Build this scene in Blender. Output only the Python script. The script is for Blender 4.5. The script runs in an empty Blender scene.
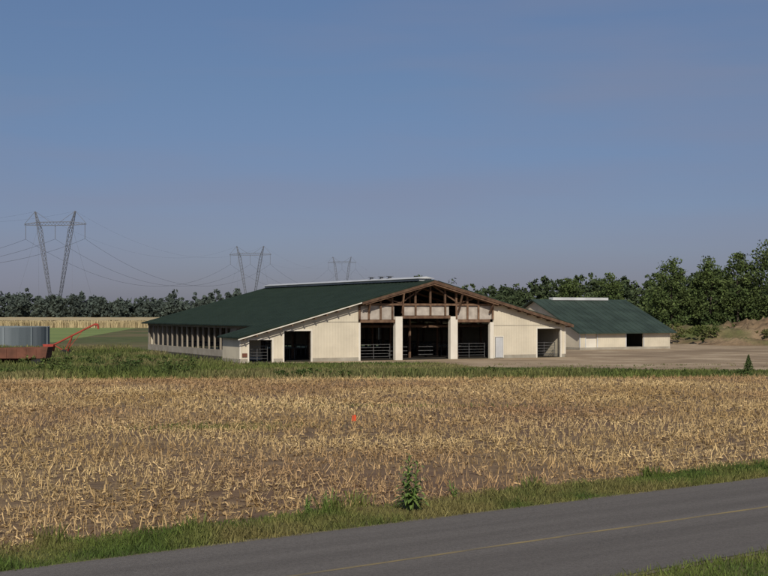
import bpy, bmesh, math, random
import numpy as np
from mathutils import Vector, Matrix
random.seed(4); rng=np.random.default_rng(7)
S=bpy.context.scene
# ---------------------------------------------------------------- materials
def nmat(name,c1,c2,scale=1.0,rough=0.85,detail=6,lo=.35,hi=.65,coord='Object',island=0,bump=0,bscale=None,c3=None,s3=.02,metal=0,spec=.3,stretch=None,speck=0,sscale=30):
    m=bpy.data.materials.new(name); m.use_nodes=True
    n=m.node_tree.nodes; l=m.node_tree.links; n.clear()
    o=n.new('ShaderNodeOutputMaterial'); b=n.new('ShaderNodeBsdfPrincipled')
    l.new(b.outputs[0],o.inputs[0])
    b.inputs['Roughness'].default_value=rough; b.inputs['Metallic'].default_value=metal
    b.inputs['Specular IOR Level'].default_value=spec
    tc=n.new('ShaderNodeTexCoord'); vec=tc.outputs[coord]
    if stretch:
        mp=n.new('ShaderNodeMapping'); l.new(vec,mp.inputs[0]); mp.inputs['Scale'].default_value=stretch[:3]; vec=mp.outputs[0]
    nz=n.new('ShaderNodeTexNoise'); nz.inputs['Scale'].default_value=scale; nz.inputs['Detail'].default_value=detail
    l.new(vec,nz.inputs['Vector'])
    r=n.new('ShaderNodeValToRGB'); r.color_ramp.elements[0].position=lo; r.color_ramp.elements[1].position=hi
    r.color_ramp.elements[0].color=(*c1,1); r.color_ramp.elements[1].color=(*c2,1)
    l.new(nz.outputs[0],r.inputs[0]); col=r.outputs[0]
    if c3 is not None:
        nz3=n.new('ShaderNodeTexNoise'); nz3.inputs['Scale'].default_value=s3; nz3.inputs['Detail'].default_value=4
        l.new(tc.outputs[coord],nz3.inputs['Vector'])
        r3=n.new('ShaderNodeValToRGB'); r3.color_ramp.elements[0].position=.45; r3.color_ramp.elements[1].position=.62
        l.new(nz3.outputs[0],r3.inputs[0])
        mx=n.new('ShaderNodeMix'); mx.data_type='RGBA'; l.new(r3.outputs[0],mx.inputs[0]); l.new(col,mx.inputs[6]); mx.inputs[7].default_value=(*c3,1); col=mx.outputs[2]
    if speck:
        nv=n.new('ShaderNodeTexNoise'); nv.inputs['Scale'].default_value=sscale; nv.inputs['Detail'].default_value=8; nv.inputs['Roughness'].default_value=.8
        l.new(tc.outputs[coord],nv.inputs['Vector']); mr=n.new('ShaderNodeMapRange'); mr.inputs[1].default_value=.3; mr.inputs[2].default_value=.7
        mr.inputs[3].default_value=1-speck; mr.inputs[4].default_value=1+speck; l.new(nv.outputs[0],mr.inputs[0])
        hs=n.new('ShaderNodeHueSaturation'); l.new(mr.outputs[0],hs.inputs['Value']); l.new(col,hs.inputs['Color']); col=hs.outputs[0]
    if island:
        g=n.new('ShaderNodeNewGeometry'); mr=n.new('ShaderNodeMapRange')
        l.new(g.outputs['Random Per Island'],mr.inputs[0]); mr.inputs[3].default_value=1-island; mr.inputs[4].default_value=1+island
        hs=n.new('ShaderNodeHueSaturation'); l.new(mr.outputs[0],hs.inputs['Value']); l.new(col,hs.inputs['Color']); col=hs.outputs[0]
    l.new(col,b.inputs['Base Color'])
    if bump:
        nb=n.new('ShaderNodeTexNoise'); nb.inputs['Scale'].default_value=bscale or scale*3; nb.inputs['Detail'].default_value=5
        l.new(tc.outputs[coord],nb.inputs['Vector'])
        bp=n.new('ShaderNodeBump'); bp.inputs['Strength'].default_value=bump; bp.inputs['Distance'].default_value=.05
        l.new(nb.outputs[0],bp.inputs['Height']); l.new(bp.outputs[0],b.inputs['Normal'])
    return m
M={}
M['grass']=nmat('grass_ground',(.055,.07,.02),(.11,.12,.038),.35,.95,8,c3=(.15,.12,.055),s3=.03,bump=.6,bscale=3)
M['blade']=nmat('grass_blades',(.05,.085,.015),(.12,.15,.03),.5,.8,4,island=.45,c3=(.16,.14,.05),s3=.25)
M['plant']=nmat('weed_leaves',(.09,.15,.035),(.16,.22,.055),2,.6,4,island=.3)
M['weed']=nmat('weed_blades',(.05,.075,.017),(.11,.13,.032),.12,.8,5,island=.5,c3=(.16,.145,.06),s3=.07)
M['shrub']=nmat('shrub_leaves',(.04,.065,.015),(.085,.115,.028),.12,.8,5,island=.5)
M['soil']=nmat('stubble_soil',(.12,.078,.047),(.24,.165,.09),1.2,.95,10,c3=(.14,.085,.053),s3=.05,bump=.8,bscale=4,speck=.2,sscale=9)
M['straw']=nmat('corn_straw',(.38,.26,.115),(.58,.43,.215),.10,.75,5,island=.5,c3=(.33,.205,.105),s3=.045)
M['asphalt']=nmat('asphalt',(.122,.112,.105),(.165,.152,.142),1.0,.95,12,lo=.3,hi=.7,bump=.5,bscale=60,stretch=(.035,1.1,1),spec=.08,speck=.34,sscale=20)
M['yellow']=nmat('faded_yellow_paint',(.155,.135,.105),(.30,.235,.115),1.5,.9,10,lo=.38,hi=.62,spec=.1,stretch=(.5,3,1))
M['shoulder']=nmat('shoulder_gravel',(.12,.105,.07),(.19,.165,.11),3,.95,10,speck=.4)
M['gravel']=nmat('gravel',(.30,.22,.14),(.43,.335,.225),.25,.95,12,lo=.4,hi=.6,c3=(.24,.175,.11),s3=.08,bump=.6,bscale=8,speck=.2,sscale=1.6)
M['dirt']=nmat('bank_dirt',(.14,.095,.055),(.25,.18,.11),.25,.95,10,c3=(.09,.105,.035),s3=.12,bump=1,bscale=2,speck=.3,sscale=1.5)
M['leaf_far']=nmat('hazed_treeline_leaves',(.046,.062,.055),(.072,.092,.074),.06,.9,4,island=.35)  # distance haze mixed into the leaf colour, paler and bluish
M['leaf_mid']=nmat('woodland_leaves',(.034,.052,.024),(.062,.085,.036),.06,.9,4,island=.5)
M['leaf']=nmat('tree_leaves',(.042,.068,.019),(.085,.115,.033),.35,.8,4,island=.5)
M['bark']=nmat('bark',(.05,.04,.03),(.11,.09,.07),3,.9)
M['corn_far']=nmat('ripe_crop',(.38,.30,.17),(.50,.41,.24),.05,.95,8,stretch=(.3,1,1,0),bump=.4,bscale=1,island=.12)
M['greenfield']=nmat('green_crop',(.15,.20,.06),(.21,.26,.08),.03,.95,6)
def ribbed(name,c,pitch,axis='X',rough=.5,var=.06,strength=.6,metal=0,spec=.3):
    m=nmat(name,tuple(x*(1-var*2) for x in c),tuple(min(1,x*(1+var)) for x in c),.5,rough,8,metal=metal,spec=spec)
    n=m.node_tree.nodes;l=m.node_tree.links
    tc=n.new('ShaderNodeTexCoord'); w=n.new('ShaderNodeTexWave'); w.bands_direction=axis; w.inputs['Scale'].default_value=.314/pitch; w.wave_profile='SIN'
    l.new(tc.outputs['Object'],w.inputs['Vector'])
    b=n.new('ShaderNodeBump'); b.inputs['Strength'].default_value=strength; b.inputs['Distance'].default_value=.02
    l.new(w.outputs[0],b.inputs['Height'])
    p=[x for x in n if x.type=='BSDF_PRINCIPLED'][0]; l.new(b.outputs[0],p.inputs['Normal'])
    return m
M['white']=ribbed('cream_steel_siding',(.62,.56,.44),.3,strength=.4)
M['trim']=nmat('white_trim',(.66,.61,.52),(.72,.68,.59),1,.5)
M['roof']=ribbed('green_steel_roof',(.021,.034,.025),.9,'Y',.6,.15,spec=.12)
M['roofrib']=nmat('green_roof_rib',(.022,.037,.028),(.028,.044,.033),1,.6,spec=.12)
M['wood']=nmat('timber',(.09,.05,.032),(.17,.105,.065),2,.85,island=.3)
M['poly']=nmat('translucent_panel',(.34,.30,.26),(.50,.45,.39),1.5,.5)
M['conc']=nmat('concrete',(.28,.25,.20),(.38,.35,.29),.8,.9,8)
M['post']=nmat('weathered_white_posts',(.22,.19,.15),(.34,.30,.24),.5,.8,8)
M['tank']=nmat('tank_concrete',(.15,.18,.20),(.21,.24,.265),.4,.85,8,stretch=(1,1,.2,0))
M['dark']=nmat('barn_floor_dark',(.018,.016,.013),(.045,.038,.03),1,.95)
M['steel']=nmat('galvanized_steel',(.08,.08,.08),(.14,.14,.14),4,.6,metal=.2)
M['tower']=nmat('haze_tinted_lattice_steel',(.12,.13,.155),(.16,.17,.20),.2,.8)  # steel grey lightened towards blue, aerial haze painted into the base colour
M['red']=nmat('red_machine_paint',(.28,.04,.025),(.38,.06,.04),2,.6)
M['flagred']=nmat('orange_flag_cloth',(.55,.06,.02),(.65,.09,.03),2,.8)
M['rust']=nmat('rusty_red_paint',(.10,.045,.03),(.18,.075,.048),.9,.9,8)
M['rubber']=nmat('rubber',(.015,.015,.015),(.03,.03,.03),5,.9)
M['vent']=nmat('ridge_vent',(.45,.46,.47),(.6,.61,.62),.5,.5)
# ---------------------------------------------------------------- mesh helpers
def link(o,parent=None):
    S.collection.objects.link(o)
    if parent is not None: o.parent=parent
    return o
def empty(name,loc=(0,0,0),rz=0):
    e=bpy.data.objects.new(name,None); e.location=loc; e.rotation_euler=(0,0,rz); link(e); return e
def arrmesh(name,verts,faces,mat,parent=None,smooth=False):
    verts=np.asarray(verts,dtype=np.float32); faces=np.asarray(faces,dtype=np.int32)
    me=bpy.data.meshes.new(name); k=faces.shape[1]
    me.vertices.add(len(verts)); me.vertices.foreach_set('co',verts.ravel())
    me.loops.add(faces.size); me.loops.foreach_set('vertex_index',faces.ravel())
    me.polygons.add(len(faces)); me.polygons.foreach_set('loop_start',np.arange(0,faces.size,k,dtype=np.int32))
    me.polygons.foreach_set('loop_total',np.full(len(faces),k,dtype=np.int32))
    me.update(calc_edges=True); me.validate()
    if smooth: me.polygons.foreach_set('use_smooth',np.ones(len(faces),dtype=bool))
    me.materials.append(mat)
    return link(bpy.data.objects.new(name,me),parent)
class MB:
    def __init__(s): s.v=[];s.f=[]
    def add(s,vs,fs):
        o=len(s.v); s.v+= [tuple(v) for v in vs]; s.f+=[tuple(i+o for i in f) for f in fs]
    def box(s,x0,x1,y0,y1,z0,z1):
        s.add([(x0,y0,z0),(x1,y0,z0),(x1,y1,z0),(x0,y1,z0),(x0,y0,z1),(x1,y0,z1),(x1,y1,z1),(x0,y1,z1)],
              [(0,3,2,1),(4,5,6,7),(0,1,5,4),(1,2,6,5),(2,3,7,6),(3,0,4,7)])
    def prism(s,poly,y0,y1):
        n=len(poly); s.add([(x,y0,z) for x,z in poly]+[(x,y1,z) for x,z in poly],
            [tuple(range(n)),tuple(range(2*n-1,n-1,-1))]+[(i,i+n,(i+1)%n+n,(i+1)%n) for i in range(n)])
    def prismx(s,poly,x0,x1):
        n=len(poly); s.add([(x0,y,z) for y,z in poly]+[(x1,y,z) for y,z in poly],
            [tuple(range(n)),tuple(range(2*n-1,n-1,-1))]+[(i,i+n,(i+1)%n+n,(i+1)%n) for i in range(n)])
    def beam(s,a,b,w,w2=None,n=4):
        a=Vector(a);b=Vector(b);d=(b-a)
        if d.length<1e-6:return
        d.normalize(); up=Vector((0,0,1)) if abs(d.z)<.95 else Vector((1,0,0))
        x=d.cross(up).normalized(); y=x.cross(d)
        w2=w if w2 is None else w2; vs=[]
        for p,r in((a,w/2),(b,w2/2)):
            for i in range(n):
                t=2*math.pi*(i+.5)/n; k=r*(1.414 if n==4 else 1); vs.append(p+x*math.cos(t)*k+y*math.sin(t)*k)
        s.add(vs,[(i,(i+1)%n,(i+1)%n+n,i+n) for i in range(n)]+[tuple(range(n-1,-1,-1)),tuple(range(n,2*n))])
    def obj(s,name,mat,parent=None,smooth=False):
        me=bpy.data.meshes.new(name); me.from_pydata(s.v,[],s.f)
        bm=bmesh.new(); bm.from_mesh(me); bmesh.ops.recalc_face_normals(bm,faces=bm.faces); bm.to_mesh(me); bm.free()
        if smooth:
            for p in me.polygons:p.use_smooth=True
        me.materials.append(mat); return link(bpy.data.objects.new(name,me),parent)
def sheet(name,poly,z,mat,jag=0,step=2.0):
    pts=[]
    for i,p in enumerate(poly):
        q=poly[(i+1)%len(poly)]; L=math.dist(p,q); n=max(1,int(L/step)) if jag else 1
        n=min(n,200)
        for k in range(n):
            t=k/n; j=jag if k else 0
            pts.append((p[0]+(q[0]-p[0])*t+random.uniform(-j,j),p[1]+(q[1]-p[1])*t+random.uniform(-j,j),z))
    me=bpy.data.meshes.new(name); me.from_pydata(pts,[],[tuple(range(len(pts)))])
    bm=bmesh.new(); bm.from_mesh(me); bmesh.ops.triangulate(bm,faces=bm.faces)
    for f in bm.faces:
        if f.normal.z<0: f.normal_flip()
    bm.to_mesh(me); bm.free()
    me.materials.append(mat); return link(bpy.data.objects.new(name,me))
# ---------------------------------------------------------------- vegetation
def blades(name,P,h,w,mat,parent=None,lean=.35,z0=0):
    n=len(P); a=rng.uniform(0,2*np.pi,n); d=np.stack([np.cos(a),np.sin(a)],1)
    b=rng.uniform(0,2*np.pi,n); ln=np.stack([np.cos(b),np.sin(b)],1)*(rng.uniform(0,lean,n)*h)[:,None]
    V=np.zeros((n,4,3),np.float32)
    V[:,0,:2]=P-d*w[:,None]/2; V[:,1,:2]=P+d*w[:,None]/2
    V[:,2,:2]=P+d*w[:,None]*.25+ln; V[:,3,:2]=P-d*w[:,None]*.12+ln
    V[:,2,2]=h; V[:,3,2]=h*.93; V[:,:,2]+=z0
    return arrmesh(name,V.reshape(-1,3),np.arange(n*4).reshape(-1,4),mat,parent)
def leafquads(C,size,flat=0):
    n=len(C); u=rng.normal(size=(n,3)); u/=np.linalg.norm(u,axis=1)[:,None]
    v=rng.normal(size=(n,3)); v-= (v*u).sum(1)[:,None]*u; v/=np.linalg.norm(v,axis=1)[:,None]
    s=size[:,None]; V=np.stack([C-u*s*.6,C-v*s*.38,C+u*s*.6,C+v*s*.38],1)
    return V.reshape(-1,3)
def crown(cx,cy,z0,H,R,ncl,nl,ls,conic=.0,cs=(.13,.27)):
    C=[]
    zc=z0+H/2
    for i in range(ncl):
        while True:
            p=rng.uniform(-1,1,3); r=np.linalg.norm(p)
            if .3<r<1: break
        rr=R*(1-.35*max(0,p[2])-conic*(p[2]+1)/2)
        c=np.array([cx+p[0]*rr,cy+p[1]*rr,zc+p[2]*H/2])
        s=R*rng.uniform(*cs)
        q=rng.normal(size=(nl,3)); q/=np.linalg.norm(q,axis=1)[:,None]; q*=rng.uniform(.35,1.3,nl)[:,None]
        C.append(c+q*s*np.array([1.1,1.1,.8]))
    C=np.concatenate(C); return leafquads(C,rng.uniform(.6,1.3,len(C))*ls)
def inpoly(P,poly):
    x,y=P[:,0],P[:,1]; ins=np.zeros(len(P),bool); n=len(poly)
    for i in range(n):
        x1,y1=poly[i];x2,y2=poly[(i+1)%n]
        c=((y1>y)!=(y2>y))&(x<(x2-x1)*(y-y1)/(y2-y1+1e-12)+x1); ins^=c
    return ins
def scatter(poly,dens):
    a=np.array(poly); lo=a.min(0);hi=a.max(0); n=int((hi-lo).prod()*dens)
    P=rng.uniform(lo,hi,(n,2)); return P[inpoly(P,poly)]
def vnoise(P,s,seed=0):
    q=P/s; r=np.sin(q[:,0]*1.7+q[:,1]*2.3+seed)+np.sin(q[:,0]*-2.9+q[:,1]*1.3+seed*2)+np.sin(q[:,0]*.9-q[:,1]*3.1+seed*3)+.7*np.sin(q[:,0]*5.1+q[:,1]*4.3+seed)
    return r/3.7
# ---------------------------------------------------------------- layout
RD=Vector((.798,.602)); RN=Vector((-.602,.798))
R0=Vector((-7.05,23.9))
def rp(a,b): v=R0+RD*a+RN*b; return (v.x,v.y)
BU=Vector((.8973,.4415)); BW=Vector((-.4415,.8973)); B0=Vector((-13.56,122.4))
def bp(t,s): v=B0+BU*t+BW*s; return (v.x,v.y)
G=7000
sheet('ground',[(-G,-G),(G,-G),(G,G),(-G,G)],0,M['grass'])
FIELD=[rp(-160,2.1),rp(250,2.1),(190,150),(70,103),(20,95),(-20,93),(-60,91),(-110,88)]
sheet('corn_stubble_field',FIELD,.004,M['soil'],.25,1.5)
def roadframe(o): o.location=(R0.x,R0.y,0); o.rotation_euler=(0,0,math.atan2(RD.y,RD.x))
roadframe(sheet('road',[(-160,0),(-160,-7.1),(260,-7.1),(260,0)],.024,M['asphalt']))
sheet('road_shoulder',[rp(-160,.2),rp(-160,-7.3),rp(260,-7.3),rp(260,.2)],.012,M['shoulder'],.09,.6)
roadframe(sheet('road_center_line',[(-160,-3.48),(-160,-3.6),(260,-3.6),(260,-3.48)],.028,M['yellow']))
YARD=[bp(-1.5,-2.6),bp(8,-4),bp(16,-8),(8,113.5),(28,106),(45,107.5),(70,110),(120,128),(120,195),(60,205),(28,200),bp(40,45),bp(37,10),bp(37,-.2),bp(-.2,-.2),bp(-1.5,0)]
sheet('gravel_yard',YARD,.006,M['gravel'],.3,2)
sheet('green_crop_field',[(-180,215),(-52,205),(-75,396),(-250,396)],.008,M['greenfield'])
# stubble rows parallel to road
vis=[(-14,23),(13,23),(45,95),(75,112),(-60,100),(-36,80)]
rows=[]
for k in range(0,130):
    b=2.5+k*.76; a=np.arange(-70,110,.17); a=a+rng.normal(0,.05,len(a)); bb=b+rng.normal(0,.03,len(a))+.15*np.sin(a*.21+k*.05)
    rows.append(np.stack([R0.x+RD.x*a+RN.x*bb,R0.y+RD.y*a+RN.y*bb],1))
P=np.concatenate(rows); P=P[inpoly(P,FIELD)&inpoly(P,vis)]
P=P[rng.uniform(size=len(P))<.82+.18*vnoise(P,4)]
h=rng.uniform(.12,.30,len(P))
P2=np.repeat(P,4,0)+rng.normal(0,.03,(len(P)*4,2)); h2=np.repeat(h,4)*rng.uniform(.5,1.25,len(P)*4)
blades('corn_stubble',P2,h2,rng.uniform(.015,.035,len(P2)),M['straw'],lean=.8)
L=np.repeat(P,12,0)+rng.normal(0,.115,(len(P)*12,2))
near=np.clip((75-L[:,1])/30,.5,1)
L=L[rng.uniform(size=len(L))<np.clip(.52+.7*vnoise(L,6,2)+.25*vnoise(L,1.7,4),.07,1)*near]
C=np.concatenate([L,rng.uniform(.01,.08,(len(L),1))],1); n=len(L)
far=np.clip(L[:,1]/45,1,1.6)
a=rng.uniform(0,2*np.pi,n); t=rng.normal(0,.35,n); ln=rng.uniform(.025,.10,n)*far; wd=rng.uniform(.006,.019,n)*far
d=np.stack([np.cos(a)*np.cos(t),np.sin(a)*np.cos(t),np.sin(t)],1)*ln[:,None]; s=np.stack([-np.sin(a),np.cos(a),rng.normal(0,.4,n)],1)*wd[:,None]
V=np.stack([C-d-s,C+d-s,C+d+s,C-d+s],1)
arrmesh('corn_litter',V.reshape(-1,3),np.arange(n*4).reshape(-1,4),M['straw'])
P=np.concatenate([np.array([-6.5,54])+rng.normal(0,1,(900,2))*np.array([1.6,.9]),np.array([2,66])+rng.normal(0,1,(500,2))*np.array([5,.5])]); blades('stubble_weeds',P,rng.uniform(.05,.2,len(P)),rng.uniform(.02,.05,len(P)),M['blade'],lean=.8)
# verge grass
def strip(a0,a1,b0,b1,dens):
    n=int((a1-a0)*(b1-b0)*dens); a=rng.uniform(a0,a1,n); b=rng.uniform(b0,b1,n)
    return np.stack([R0.x+RD.x*a+RN.x*b,R0.y+RD.y*a+RN.y*b],1),b
P,b=strip(-12,60,-.12,2.7,720); edge=.12*vnoise(P,.9,3); e=np.minimum((b+edge+.08)/.3,(2.7-b)/.7).clip(0,1)
keep=rng.uniform(size=len(P))<(e*(.8+.35*vnoise(P,1.3))); P=P[keep]; e=e[keep]
h=(.04+.14*rng.uniform(size=len(P))**2)*(.6+.6*e)*(1+.6*vnoise(P,2,5)); blades('verge_grass',P,h,rng.uniform(.012,.026,len(P)),M['blade'],lean=.9)
P,b=strip(-12,50,-12,-6.9,520); e=((-6.95-b+.12*vnoise(P,.9,8))/.3).clip(0,1); keep=rng.uniform(size=len(P))<e*.9; P=P[keep]
blades('near_verge_grass',P,.04+.11*rng.uniform(size=len(P))**2,rng.uniform(.012,.022,len(P)),M['blade'],lean=.9)
cl=[]
for a,bb,r,nn in[(10,2.3,.35,120),(11,2.6,.3,90),(16.5,2.2,.3,100),(3,2.4,.4,90),(21,2.0,.35,90),(30,2.1,.3,70),(6,1.9,.3,80),(36,2.3,.5,90),(25,1.2,.3,60)]:
    c=np.array(rp(a-1,bb)); cl.append(c+rng.normal(0,r/2,(nn,2)))
P=np.concatenate(cl); blades('verge_weeds',P,rng.uniform(.12,.42,len(P)),rng.uniform(.02,.045,len(P)),M['blade'],lean=.7)
# ditch weeds between field and barn
DITCH=[(-75,90),(-20,92.5),(20,94.5),(48,99),(70,105),(45,106),(28,105),(8,111.5),bp(16,-9.5),bp(8,-5),bp(-2,-3.5),bp(-3,8),bp(2,46),(-75,170)]
P=scatter(DITCH,36); nz=vnoise(P,5,1); x,y=P[:,0],P[:,1]
front=np.clip((109-y)/14,0.15,1); hmax=np.where(x<-13.5-.0*y, .55, .12+.42*front)
h=(.08+hmax*rng.uniform(size=len(P)))*(1+.6*nz).clip(.3,2)*np.where(x>20,.7,1)
blades('ditch_weeds',P,h,rng.uniform(.04,.11,len(P)),M['weed'],lean=.7)
P=scatter(YARD[:8]+[(60,125),(20,125)],1.2); P=P[(vnoise(P,3,9)>.15)&(P[:,1]<120)]
P=np.repeat(P,6,0)+rng.normal(0,.15,(len(P)*6,2)); blades('yard_weeds',P,rng.uniform(.03,.16,len(P)),rng.uniform(.03,.07,len(P)),M['weed'],lean=.9)
V=[]
for i in range(190):
    if i<95:
        x=rng.uniform(-40,-15); y=rng.uniform(95,124); R=rng.uniform(.4,1.15); k=1
        if x>-19 and y>108: continue
    else:
        x=rng.uniform(-16,50); y=rng.uniform(95,99.5)+max(0,x)*.09; R=rng.uniform(.3,.75); k=.8
    V.append(crown(x,y,0,R*rng.uniform(.7,1.2)*k,R,8,16,.17))
V=np.concatenate(V); arrmesh('ditch_shrubs',V,np.arange(len(V)).reshape(-1,4),M['shrub'])
# ---------------------------------------------------------------- trees
def treemass(name,pts,mat,ls,ncl=26,nl=15,cs=(.2,.36)):
    V=[crown(x,y,z0,H,R,ncl,nl,ls,conic=c,cs=cs) for x,y,z0,H,R,c in pts]
    V=np.concatenate(V); return arrmesh(name,V,np.arange(len(V)).reshape(-1,4),mat)
pts=[]
for x in np.arange(-330,40,3.2):
    for r in range(3):
        xx=x+rng.normal(0,2); y=655+r*12+rng.normal(0,5)+ (x+330)*-.1
        H=rng.uniform(8,13)+1.6*math.sin(x*.06)+1.0*math.sin(x*.17+2)+r*1.1
        if rng.uniform()<.08: H+=2.0
        pts.append((xx,y,.0,H,rng.uniform(2.6,5.2),rng.choice([0,.2,.5,.8])))
treemass('distant_treeline',pts,M['leaf_far'],1.35,22,15)
pts=[]
for x in np.arange(-5,190,2.8):
    for r in range(3):
        y=395+r*10+rng.normal(0,4); H=rng.uniform(10.8,13.8)+1.2*math.sin(x*.13+1)+r*1.0+min(3,max(0,(x-45)*.1))
        if x<10: H-=1.5
        pts.append((x+rng.normal(0,1.5),y,.0,H,rng.uniform(2.6,4.4),rng.choice([0,.2,.45])))
treemass('distant_treeline.001',pts,M['leaf_mid'],.95,24,18)
def tree(x,y,H,R,name='deciduous_tree',conic=.0,low=.12,ncl=130,nl=48,ls=.34):
    e=empty(name,(x,y,0)); mb=MB(); k=H/14
    top=Vector((rng.normal(0,.3),rng.normal(0,.3),H*.85)); mb.beam((0,0,-.1),tuple(top*.5),.5*k,.3*k,8); mb.beam(tuple(top*.5),tuple(top),.3*k,.06,8)
    for i in range(14):
        z=H*(.2+.6*i/14); an=i*2.4; r=R*(.5+.35*rng.uniform())
        mb.beam((top.x*z/H,top.y*z/H,z),(math.cos(an)*r,math.sin(an)*r,z+H*.1),.14*k,.03,5)
    mb.obj('trunk',M['bark'],e)
    V=crown(0,0,H*low,H*(1-low),R,ncl,nl,ls,conic=conic,cs=(.13,.29)); arrmesh('crown',V,np.arange(len(V)).reshape(-1,4),M['leaf'],e); return e
tree(46.5,210,13.4,3.5,conic=.15,low=.06,ncl=140)
tree(52.4,210,13.4,3.3,conic=.1,low=.05,ncl=140)
tree(57.2,210,14.8,3.6,conic=.2,low=.03,ncl=140)
tree(62.4,209,16.9,4.6,low=.03,ncl=180)
tree(41.6,240,12.0,3.3,low=.05)
tree(37.5,262,12.0,3.6,low=.05)
tree(57.5,230,13.5,3.8,low=.03)
tree(50.5,236,12.5,3.6,low=.03)
tree(69,212,16,4.6,low=.03); tree(76,215,14,4.2,low=.03)
pts=[(x,y,0,H,R,0) for x,y,H,R in[(49.5,214,7,3),(55,214,8,3),(60,212,7,2.8),(66,212,7,2.8),(44,216,7,2.8),(40,222,7,2.8),(36.5,230,6,2.6),(53,222,9,3),(47,226,9,3),(43,250,9,3.4),(34,250,7,3)]]
treemass('shrub_row',pts,M['leaf'],.42,38,26)
xs=np.linspace(-330,-45,150); ys=np.linspace(400,640,40)
gv=[];gf=[]
for j,y in enumerate(ys):
    for i,x in enumerate(xs): gv.append((x+ (640-y)*.1,y,2.2+rng.uniform(-.12,.12)))
for j in range(39):
    for i in range(149): a_=j*150+i; gf.append((a_,a_+1,a_+151,a_+150))
arrmesh('ripe_crop_field',gv,gf,M['corn_far'])
P=np.stack([rng.uniform(-310,-20,30000),rng.uniform(397,402,30000)],1); blades('ripe_crop_stalks',P,rng.uniform(1.7,2.4,30000),rng.uniform(.15,.4,30000),M['corn_far'],lean=.15)
# ---------------------------------------------------------------- main barn
barn=empty('dairy_barn',(B0.x,B0.y,0),math.atan2(BU.y,BU.x))
RX=20.3; SL=.27; RZ=8.05; LEN=45
def zr(x,off=.28): return RZ-SL*abs(x-RX)-off
w=MB()
def wall(x0,x1,z0=0.35,top=None,y0=0,y1=.2):
    if top is None:
        p=[(x0,z0),(x1,z0),(x1,zr(x1))]+([(RX,zr(RX))] if x0<RX<x1 else [])+[(x0,zr(x0))]
    else: p=[(x0,top),(x1,top),(x1,zr(x1)),(x0,zr(x0))]
    w.prism(p,y0,y1)
wall(0,.9); wall(.9,3.22,0,2.15); wall(3.22,4.46); wall(4.46,7.25,0,2.97); wall(7.25,12.3)
wall(27.75,33.1); wall(33.1,36,0,3.05); wall(36,36.6)
w.box(0.0,.2,.21,5.0,.35,2.45)
w.prism([(.21,.35),(3.9,.35),(3.9,zr(3.9)),(.21,zr(.21))],4.8,5.0)
w.box(36.4,36.6,.21,LEN,.35,3.3)
w.prism([(4,.35),(36.3,.35),(36.3,zr(36.3)),(RX,zr(RX)),(4,zr(4))],LEN-.2,LEN)
w.obj('steel_walls',M['white'],barn)
c=MB()
for a,b2 in[(0,.9),(3.22,4.46),(7.25,12.3),(27.75,33.1),(36,36.6)]: c.box(a-.01,b2+.01,-.03,.23,-.1,.347)
c.box(-.03,.23,.24,5.03,-.1,.347); c.box(36.38,36.63,.24,LEN,-.1,.347)
c.box(3.95,4.15,5.05,LEN,-.1,.75)
c.obj('concrete_base',M['conc'],barn)
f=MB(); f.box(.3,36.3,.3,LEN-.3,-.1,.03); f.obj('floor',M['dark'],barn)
t=MB()
def frame(x0,x1,zt,wd=.14):
    t.box(x0-wd,x0,-.05,.24,0,zt+wd); t.box(x1,x1+wd,-.05,.24,0,zt+wd); t.box(x0+.002,x1-.002,-.05,.24,zt,zt+wd)
frame(.9,3.22,2.15); frame(4.46,7.25,2.97); frame(33.1,36,3.05)
t.box(-.06,.07,-.06,.06,.35,2.42); t.box(36.5,36.66,-.06,.08,.35,3.4)
t.box(16.34,17.12,-.12,.4,0,4.35); t.box(22.61,23.43,-.12,.4,0,4.35)
t.box(12.3,12.5,-.08,.3,0,3.75); t.box(27.3,27.74,-.08,.3,0,3.75)
t.box(27.8,28.95,-.09,-.002,.05,2.3)
t.prism([(-.5,2.15),(-.5,2.25),(12.3,zr(12.3,.14)),(12.3,zr(12.3,.24))],-.90,-.86)
t.obj('white_trim',M['trim'],barn)
d=MB(); d.box(27.93,28.82,-.13,-.092,.1,2.17); d.obj('man_door',M['vent'],barn)
gm=MB(); gm.box(27.9,27.93,-.12,-.093,.1,2.2); gm.box(28.82,28.85,-.12,-.093,.1,2.2); gm.box(27.9,28.85,-.12,-.093,2.17,2.21); gm.obj('door_shadow_gap',M['rubber'],barn)
sm=MB(); sm.box(7.4,12.3,-.025,-.002,3.8,3.86); sm.box(27.76,36.5,-.025,-.002,3.38,3.44); sm.obj('siding_flashing',M['conc'],barn)
b=MB()
b.box(12.5,16.33,-.08,.2,3.75,4.05); b.box(17.13,22.6,-.1,.2,4.15,4.45); b.box(23.44,27.3,-.08,.2,3.75,4.05)
b.box(12.32,27.73,-.06,.12,5.45,5.65)
for x in [12.4,13.4,14.7,16.0,17.2,18.6,20.3,22.0,23.3,24.6,25.9,27.6]:
    z1=zr(x,.4); b.box(x-.1,x+.1,-.15,-.062,4.06 if not 17<x<23 else 4.46,min(z1,5.45)); 
    if z1>5.7: b.box(x-.09,x+.09,-.12,.05,5.66,z1)
for s_ in(-1,1):
    b.beam((RX+s_*7.8,-.2,zr(RX+7.8,.45)),(RX,-.2,zr(RX,.45)),.22)
    b.beam((RX+s_*7.6,-.75,zr(RX+7.6,.42)),(RX,-.75,zr(RX,.42)),.2)
    b.beam((RX+s_*3.3,.1,5.7),(RX+s_*.2,.1,zr(RX)-.2),.14); b.beam((RX+s_*3.3,.1,5.7),(RX+s_*5.0,.1,zr(RX+5)-.3),.14)
    for q in(3.2,6.9):
        b.beam((RX+s_*q,-.08,4.7),(RX+s_*(q+.15),-.8,zr(RX+q)-.2),.14)
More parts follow.
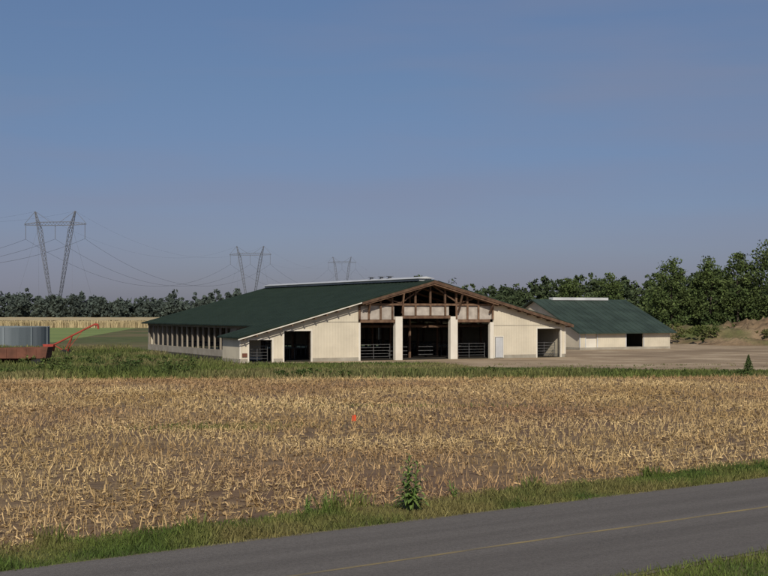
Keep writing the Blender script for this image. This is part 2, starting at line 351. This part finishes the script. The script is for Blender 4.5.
for x in np.arange(28.3,36.8,1.2): b.box(x-.06,x+.06,-.85,-.03,zr(x,.45),zr(x,.32))
for x in np.arange(.2,12,1.2): b.box(x-.06,x+.06,-.85,-.03,zr(x,.45),zr(x,.32))
b.prism([(RX,zr(RX,.05)),(37.1,zr(37.1,.05)),(37.1,zr(37.1,.36)),(RX,zr(RX,.36))],-.93,-.87)
b.prism([(12.35,zr(12.35,.13)),(RX-.01,zr(RX,.13)),(RX-.01,zr(RX,.38)),(12.35,zr(12.35,.38))],-.93,-.87)
for y in np.arange(4.5,LEN,4.5):
    b.beam((4.2,y,3.3),(36.2,y,3.3),.22); b.beam((4.2,y,zr(4.2)-.1),(RX,y,zr(RX)-.1),.2); b.beam((36.2,y,zr(36.2)-.1),(RX,y,zr(RX)-.1),.2)
    for x in(9,14.5,20.3,26,31.5): b.box(x-.1,x+.1,y-.1,y+.1,0,zr(x)-.1)
b.obj('timber_frame',M['wood'],barn)
p=MB(); p.box(12.5,16.3,.13,.17,4.06,5.44); p.box(17.2,22.55,.13,.17,4.46,5.44); p.box(23.45,27.6,.13,.17,4.06,5.44); p.obj('translucent_panels',M['poly'],barn)
q=MB()
for y in np.arange(5.6,LEN,1.95): q.box(3.96,4.14,y-.09,y+.09,.75,3.25)
q.box(3.93,4.17,5.05,LEN,3.1,3.35)
q.box(3.97,4.11,12,14,.75,3.1)
q.obj('side_posts',M['post'],barn)
g=MB()
for x0,x1 in((12.6,16.2),(23.5,27.2),(1.0,3.1),(33.2,35.9)):
    for z in(.35,.65,.95,1.25,1.55): g.beam((x0,.9,z),(x1,.9,z),.04)
    for x in(x0,(x0+x1)/2,x1): g.beam((x,.9,.1),(x,.9,1.6),.05)
for x0,x1 in((17.3,19.5),(20.8,22.5)):
    for z in(.4,.8,1.2): g.beam((x0,3.5,z),(x1,3.5,z),.06)
for yy in np.arange(6,40,1.3):
    for x in(8,13,27,32):
        g.beam((x-1,yy,1.15),(x+1,yy,1.15),.06); g.beam((x,yy,0),(x,yy,1.2),.08)
g.obj('pipe_gates',M['steel'],barn)
def slab(mb,x0,x1,y0,y1,th=.13):
    mb.prism([(x0,RZ-SL*abs(x0-RX)),(x1,RZ-SL*abs(x1-RX)),(x1,RZ-SL*abs(x1-RX)-th),(x0,RZ-SL*abs(x0-RX)-th)],y0,y1)
r=MB(); slab(r,-.5,RX,-.85,5.2); slab(r,3.3,RX,5.2,LEN+.8); slab(r,RX,37.1,-.85,LEN+.8); r.obj('roof',M['roof'],barn)
r=MB()
for y in np.arange(-.8,LEN+.8,.9):
    x0=-.5 if y<5.1 else 3.3
    for xa,xb in((x0,RX-.5),(RX+.5,37.1)):
        za=RZ-SL*abs(xa-RX); zb=RZ-SL*abs(xb-RX); r.prism([(xa,za+.003),(xb,zb+.003),(xb,zb+.05),(xa,za+.05)],y-.03,y+.03)
r.obj('roof_ribs',M['roofrib'],barn)
r=MB(); r.box(19.6,21,1,LEN-.3,7.98,8.2); r.prism([(19.3,8.2),(21.3,8.2),(20.3,8.42)],.8,LEN-.1); r.obj('ridge_vent',M['vent'],barn)
r=MB()
for y in(9,11,13.5): r.box(20.15,20.45,y,y+.3,8.3,8.6); r.box(20.0,20.6,y-.15,y+.45,8.6,8.66)
r.obj('chimney_caps',M['tower'],barn)
s_=MB(); s_.box(.2,.7,-.08,-.035,.55,.9); s_.obj('red_sign_plate',M['rust'],barn)
# ---------------------------------------------------------------- second barn
b2=empty('equipment_shed',(24.7,164,0),math.atan2(BU.y,BU.x))
W2=14.2; D2=20.6; E2=2.45; R2=6.5; SL2=(R2-E2)/(D2/2)
w=MB()
def z2(y,off=.2): return R2-SL2*abs(y-D2/2)-off
w.prismx([(0,.3),(D2,.3),(D2,z2(D2)),(D2/2,z2(D2/2)),(0,z2(0))],0,.2)
w.prismx([(0,.3),(D2,.3),(D2,z2(D2)),(D2/2,z2(D2/2)),(0,z2(0))],W2-.2,W2)
for a,b_,z0 in((.21,.9,.3),(.9,2.6,2.05),(2.6,7.2,.3),(7.2,9.9,2.1),(9.9,W2-.21,.3)): w.box(a,b_,.0,.2,z0,z2(0))
w.box(.21,W2-.21,D2-.2,D2,.3,z2(D2)); w.obj('steel_walls',M['white'],b2)
w=MB(); w.box(-.03,W2+.03,-.03,D2+.03,-.1,.297); w.obj('concrete_base',M['conc'],b2)
w=MB(); w.box(.91,2.59,.12,.16,.3,2.04); w.obj('door_leaf',M['trim'],b2)
w=MB(); 
for x in(.8,2.6,7.08,9.9): w.box(x,x+.12,-.04,-.002,.3,2.2)
w.box(.921,2.599,-.04,-.002,2.06,2.2); w.box(7.201,9.899,-.04,-.002,2.101,2.2); w.box(-.05,.08,-.05,.05,.3,2.2)
w.obj('trim',M['vent'],b2)
r=MB()
def slab2(mb,x0,x1,y0,y1,th=.13): mb.prismx([(y0,R2-SL2*abs(y0-D2/2)),(y1,R2-SL2*abs(y1-D2/2)),(y1,R2-SL2*abs(y1-D2/2)-th),(y0,R2-SL2*abs(y0-D2/2)-th)],x0,x1)
slab2(r,-.6,W2+.6,-.7,D2/2); slab2(r,-.6,W2+.6,D2/2,D2+.7)
M['roof2']=ribbed('green_steel_roof_worn',(.042,.062,.050),.9,'X',.6,.12,spec=.15)
r.obj('roof',M['roof2'],b2)
r=MB()
for x in np.arange(-.5,W2+.6,.9):
    za=R2-SL2*abs(-.7-D2/2); r.prismx([(-.7,za+.003),(D2/2-.3,R2-SL2*.3+.003),(D2/2-.3,R2-SL2*.3+.035),(-.7,za+.035)],x-.03,x+.03)
r.obj('roof_ribs',M['roof2'],b2)
r=MB(); r.box(2.5,11.5,D2/2-.5,D2/2+.5,6.4,6.75); r.obj('ridge_vent',M['vent'],b2)
# ---------------------------------------------------------------- manure tank
tk=empty('manure_storage_tank',(-60,184,0)); mb=MB(); n=64; Rr=12.3; v=[];fc=[]
for i in range(n):
    a=2*math.pi*i/n
    for r_,z in((Rr,-.1),(Rr,2.7),(Rr-.25,2.7),(Rr-.25,-.1)): v.append((r_*math.cos(a),r_*math.sin(a),z))
for i in range(n):
    j=(i+1)%n
    for k in range(3): fc.append((i*4+k,j*4+k,j*4+k+1,i*4+k+1))
mb.add(v,fc); mb.obj('tank_wall',M['tank'],tk)
mb=MB()
for i in range(0,n,4):
    a=2*math.pi*i/n; mb.box(Rr*math.cos(a)-.1,Rr*math.cos(a)+.1,Rr*math.sin(a)-.1,Rr*math.sin(a)+.1,0,2.75)
mb.obj('tank_ribs',M['tank'],tk)
# ---------------------------------------------------------------- wagon
wg=empty('farm_wagon',(-32.2,114.5,0),.05); mb=MB()
mb.prism([(-3.0,1.6),(2.8,1.72),(2.6,.75),(-2.7,.75)],-1.2,-1.1); mb.prism([(-3.0,1.6),(2.8,1.72),(2.6,.75),(-2.7,.75)],1.1,1.2)
mb.prism([(2.7,1.72),(2.8,1.72),(2.6,.75),(2.5,.75)],-1.1,1.1); mb.prism([(-3,1.6),(-2.9,1.6),(-2.6,.75),(-2.7,.75)],-1.1,1.1); mb.box(-2.6,2.5,-1.1,1.1,.75,.85)
for x in np.arange(-2.5,2.6,.85): mb.box(x-.05,x+.05,-1.27,-1.2,.75,1.6)
mb.box(-3.6,2.4,-.5,-.35,.55,.72); mb.box(-3.6,2.4,.35,.5,.55,.72); mb.beam((-3.6,0,.6),(-4.8,0,.4),.12)
mb.obj('wagon_box',M['rust'],wg); mb=MB()
for x in(-1.9,1.8):
    for y in(-1.15,1.0): mb.beam((x,y,.45),(x,y+.2,.45),.9,None,18)
mb.obj('wheels',M['rubber'],wg)
ag=empty('grain_auger',(-35.7,141,0),0); mb=MB()
mb.beam((-.6,0,1.0),(4.3,0,3.45),.19,None,10); mb.beam((4.25,0,3.45),(4.7,0,3.42),.26,None,8); mb.beam((4.65,0,3.45),(4.72,0,2.95),.24,.2,8)
mb.beam((-.2,0,1.3),(1.2,0,.5),.09); mb.beam((1.9,.0,2.2),(1.2,.9,.45),.07); mb.beam((1.9,0,2.2),(1.2,-.9,.45),.07); mb.beam((1.2,-.9,.45),(1.2,.9,.45),.08)
mb.beam((1.2,0,.5),(3.0,0,2.75),.05)
mb.prism([(-1.0,.5),(-.2,.5),(.0,1.3),(-1.2,1.3)],-.5,.5); mb.obj('auger_frame',M['red'],ag)
mb=MB()
for y in(-1,.85): mb.beam((1.2,y,.4),(1.2,y+.16,.4),.75,None,16)
mb.obj('wheels',M['rubber'],ag)
# ---------------------------------------------------------------- earth banks on the right
def mound(name,cx,cy,rx,ry,h,mat,seed,flat=.0):
    n=70; v=[];f=[]
    for j in range(n):
        for i in range(n):
            x=(i/(n-1)*2-1);y=(j/(n-1)*2-1); r=math.hypot(x,y)
            k=max(0,1-r**2.2); k=min(1,k*1.8)*(.7+.3*k)
            zz=h*k*(1+.25*math.sin(x*5+seed)+.2*math.sin(y*7+x*9+seed*2)+.12*math.sin(x*23+y*11)+.12*rng.normal())-.05
            v.append((cx+x*rx,cy+y*ry,zz))
    for j in range(n-1):
        for i in range(n-1): a=j*n+i; f.append((a,a+1,a+n+1,a+n))
    return arrmesh(name,v,f,mat,smooth=False)
mound('earth_bank',62,203,22,12,2.7,M['dirt'],1)
mound('earth_bank.001',54,189,9,4,.7,M['dirt'],3)
mound('earth_bank.002',75,186,13,6,1.2,M['dirt'],5)
V=[]
for i in range(190):
    x=rng.uniform(43,80); y=rng.uniform(192,207); R=rng.uniform(.4,1.2); V.append(crown(x,y,.9+rng.uniform(-.6,.9),R*1.3,R,9,18,.24))
V=np.concatenate(V); arrmesh('bank_shrubs',V,np.arange(len(V)).reshape(-1,4),M['weed'])
# ---------------------------------------------------------------- power line
ldir=Vector((65,360,0)).normalized(); cdir=Vector((ldir.y,-ldir.x,0))
def tower(name,x,y,zoff=0):
    e=empty(name,(x,y,0),math.atan2(cdir.y,cdir.x)); mb=MB(); tw=.2
    def lattice(a,b,wa,wb,n,t=tw):
        a=Vector(a);b=Vector(b); d=(b-a).normalized(); X=Vector((0,1,0)); Y=d.cross(X).normalized()
        prev=None
        for i in range(n+1):
            k=i/n; c=a.lerp(b,k); w_=(wa+(wb-wa)*k)/2
            cs=[c+X*w_+Y*w_,c+X*w_-Y*w_,c-X*w_-Y*w_,c-X*w_+Y*w_]
            if prev:
                for q_ in range(4): mb.beam(prev[q_],cs[q_],t); mb.beam(prev[q_],cs[(q_+1)%4],t*.6)
            prev=cs
    H=51+zoff
    lattice((-.6,0,0),(-8.6,0,H-3),.8,2.0,20); lattice((.6,0,0),(8.6,0,H-3),.8,2.0,20)
    lattice((-8.6,0,H-3),(-11.2,0,H+6.5),1.9,.4,5); lattice((8.6,0,H-3),(11.2,0,H+6.5),1.9,.4,5)
    lattice((-9,0,H),(9,0,H),1.8,1.8,10); lattice((-9,0,H),(-17.2,0,H-.3),1.8,.5,5); lattice((9,0,H),(17.2,0,H-.3),1.8,.5,5)
    mb.beam((-11.2,0,H+6.5),(-17,0,H+.2),.16); mb.beam((11.2,0,H+6.5),(17,0,H+.2),.16); mb.beam((-11.2,0,H+6.5),(-3,0,H+1.1),.16); mb.beam((11.2,0,H+6.5),(3,0,H+1.1),.16)
    for s in(-1,1):
        for q in(-1,1): mb.beam((s*9.5,0,H-2),(s*17,q*17,0),.05)
    for X_ in(-16.5,0,16.5): mb.beam((X_,0,H-.8),(X_,0,H-8),.22)
    mb.obj('lattice',M['tower'],e)
T=[(-237,320,0),(-172,680,0),(-107,1040,0),(-50,1547,13),(15,1950,13)]
for i,(x,y,z) in enumerate(T[:4]): tower('transmission_tower' if i==0 else 'transmission_tower.%03d'%i,x,y,z)
mb=MB()
for i in range(4):
    a=Vector(T[i][:2]+(0,));b=Vector(T[i+1][:2]+(0,))
    for off,hz,sag,wd in[(-16.5,-8,21,.14),(0,-8,21,.14),(16.5,-8,21,.14),(-11.2,6.5,16,.05),(11.2,6.5,16,.05)]:
        A=a+cdir*off+Vector((0,0,51+T[i][2]+hz)); Bq=b+cdir*off+Vector((0,0,51+T[i+1][2]+hz)); pv=A
        for k in range(1,33):
            u=k/32; p_=A.lerp(Bq,u)-Vector((0,0,4*sag*u*(1-u))); mb.beam(pv,p_,wd,None,3); pv=p_
mb.obj('power_lines',M['tower'])
# ---------------------------------------------------------------- small things
fl=empty('marker_flag',(-1.3,55,0)); mb=MB(); mb.beam((0,0,0),(0,0,.5),.02); mb.obj('stake',M['wood'],fl)
mb=MB(); mb.prism([(.012,.18),(.11,.2),(.13,.36),(.10,.46),(.012,.44)],-.01,.01); mb.prism([(-.06,.2),(-.014,.18),(-.014,.44),(-.05,.41)],-.05,-.03); mb.obj('flag',M['flagred'],fl)
def weed(name,x,y,H,nl,k2=1.0):
    e=empty(name,(x,y,0)); mb=MB(); lv=MB()
    for st_ in range(6):
        ox,oy=rng.normal(0,.11,2)*k2; hh=H*(1,.9,.8,.65,.5,.4)[st_]; tx,ty=rng.normal(0,.15,2)*k2
        mb.beam((ox,oy,0),(ox+tx*.5,oy+ty*.5,hh*.5),.04,.03,6); mb.beam((ox+tx*.5,oy+ty*.5,hh*.5),(ox+tx,oy+ty,hh),.03,.01,6)
        for i in range(nl):
            k=(i+1)/nl; z=hh*(.05+.93*k); an=i*2.4+rng.normal(0,.4)+st_; Lf=H*.30*(1.15-.6*k)*rng.uniform(.7,1.2); cx,cy=ox+tx*k,oy+ty*k
            d=Vector((math.cos(an),math.sin(an),0)); s=Vector((-d.y,d.x,0)); ww=.036*(1.2-.5*k)*k2
            pts=[(0,0,.4),(.3,.25,1),(.65,.28,.9),(1,.05,.05)]
            vs=[]
            for u,zz,wk in pts:
                c_=Vector((cx,cy,z))+d*Lf*u+Vector((0,0,Lf*zz)); vs+=[c_-s*ww*wk,c_+s*ww*wk]
            lv.add(vs,[(0,1,3,2),(2,3,5,4),(4,5,7,6)])
    mb.obj('stalk',M['plant'],e); lv.obj('leaves',M['plant'],e)
weed('tall_weed_plant',.68,31.3,1.38,18,1.15)
weed('tall_weed_plant.001',*rp(8.5,2.5),.5,8,.5); weed('tall_weed_plant.002',*rp(13,2.4),.45,8,.5); weed('tall_weed_plant.003',*rp(9.4,2.9),.5,8,.5)
cs=empty('conifer_sapling',(29.3,104.5,0)); mb=MB(); mb.beam((0,0,0),(0,0,1.2),.06,.02,6); mb.obj('trunk',M['bark'],cs)
C=[]
for i in range(900):
    z=rng.uniform(.05,1.35); r=.55*(1-z/1.4)*rng.uniform(.3,1); a=rng.uniform(0,6.28); C.append((r*math.cos(a),r*math.sin(a),z))
V=leafquads(np.array(C),rng.uniform(.06,.14,900)); arrmesh('needles',V,np.arange(len(V)).reshape(-1,4),M['leaf'],cs)
# ---------------------------------------------------------------- light, sky, camera
el=math.radians(35); sd=Vector((.02,-1,0)).normalized(); sv=Vector((sd.x*math.cos(el),sd.y*math.cos(el),math.sin(el)))
L_=bpy.data.lights.new('sun','SUN'); L_.energy=3.6; L_.angle=math.radians(.5); L_.color=(1,.92,.79)
lo=bpy.data.objects.new('sun',L_); lo.rotation_euler=sv.to_track_quat('Z','Y').to_euler(); link(lo)
W=bpy.data.worlds.new('World'); S.world=W; W.use_nodes=True; n=W.node_tree.nodes; l=W.node_tree.links
bg=n['Background']; sk=n.new('ShaderNodeTexSky'); sk.sky_type='NISHITA'; sk.sun_disc=False; sk.sun_elevation=el
sk.sun_rotation=math.atan2(sd.x,sd.y); sk.air_density=1.0; sk.dust_density=1.0; sk.ozone_density=2.0; sk.altitude=100
bg.inputs[1].default_value=.07
tc=n.new('ShaderNodeTexCoord'); sx=n.new('ShaderNodeSeparateXYZ'); l.new(tc.outputs['Generated'],sx.inputs[0])
rr=n.new('ShaderNodeValToRGB'); l.new(sx.outputs[2],rr.inputs[0])
cr=rr.color_ramp; cr.elements[0].position=0; cr.elements[0].color=(.60,.60,.88,1); cr.elements[1].position=.5; cr.elements[1].color=(1,1,1,1)
for p_,c_ in((.03,(.54,.55,.83)),(.10,(.56,.58,.79)),(.17,(.62,.66,.81)),(.25,(.70,.74,.88))):
    e_=cr.elements.new(p_); e_.color=(*c_,1)
mx=n.new('ShaderNodeMix'); mx.data_type='RGBA'; mx.blend_type='MULTIPLY'; mx.inputs[0].default_value=1
l.new(sk.outputs[0],mx.inputs[6]); l.new(rr.outputs[0],mx.inputs[7])
mp=n.new('ShaderNodeMapping'); mp.inputs['Scale'].default_value=(1,1,7); mp.inputs['Rotation'].default_value=(.0,.12,0); l.new(tc.outputs['Generated'],mp.inputs[0])
nz=n.new('ShaderNodeTexNoise'); nz.inputs['Scale'].default_value=2.6; nz.inputs['Detail'].default_value=3; l.new(mp.outputs[0],nz.inputs['Vector'])
r2=n.new('ShaderNodeMapRange'); r2.inputs[1].default_value=.40; r2.inputs[2].default_value=.72; r2.inputs[3].default_value=0; r2.inputs[4].default_value=.5; l.new(nz.outputs[0],r2.inputs[0])
m2=n.new('ShaderNodeMix'); m2.data_type='RGBA'; l.new(r2.outputs[0],m2.inputs[0]); l.new(mx.outputs[2],m2.inputs[6]); m2.inputs[7].default_value=(3.3,3.45,4.7,1)
l.new(m2.outputs[2],bg.inputs[0])
cam=bpy.data.cameras.new('camera'); co=bpy.data.objects.new('camera',cam); link(co); S.camera=co
co.location=(0,0,4.8); co.rotation_euler=(math.radians(90),0,0); cam.lens=60.94; cam.sensor_width=36; cam.shift_y=24/768; cam.clip_end=20000; cam.clip_start=.5
S.view_settings.view_transform='Standard'; S.view_settings.look='None'; S.view_settings.exposure=0
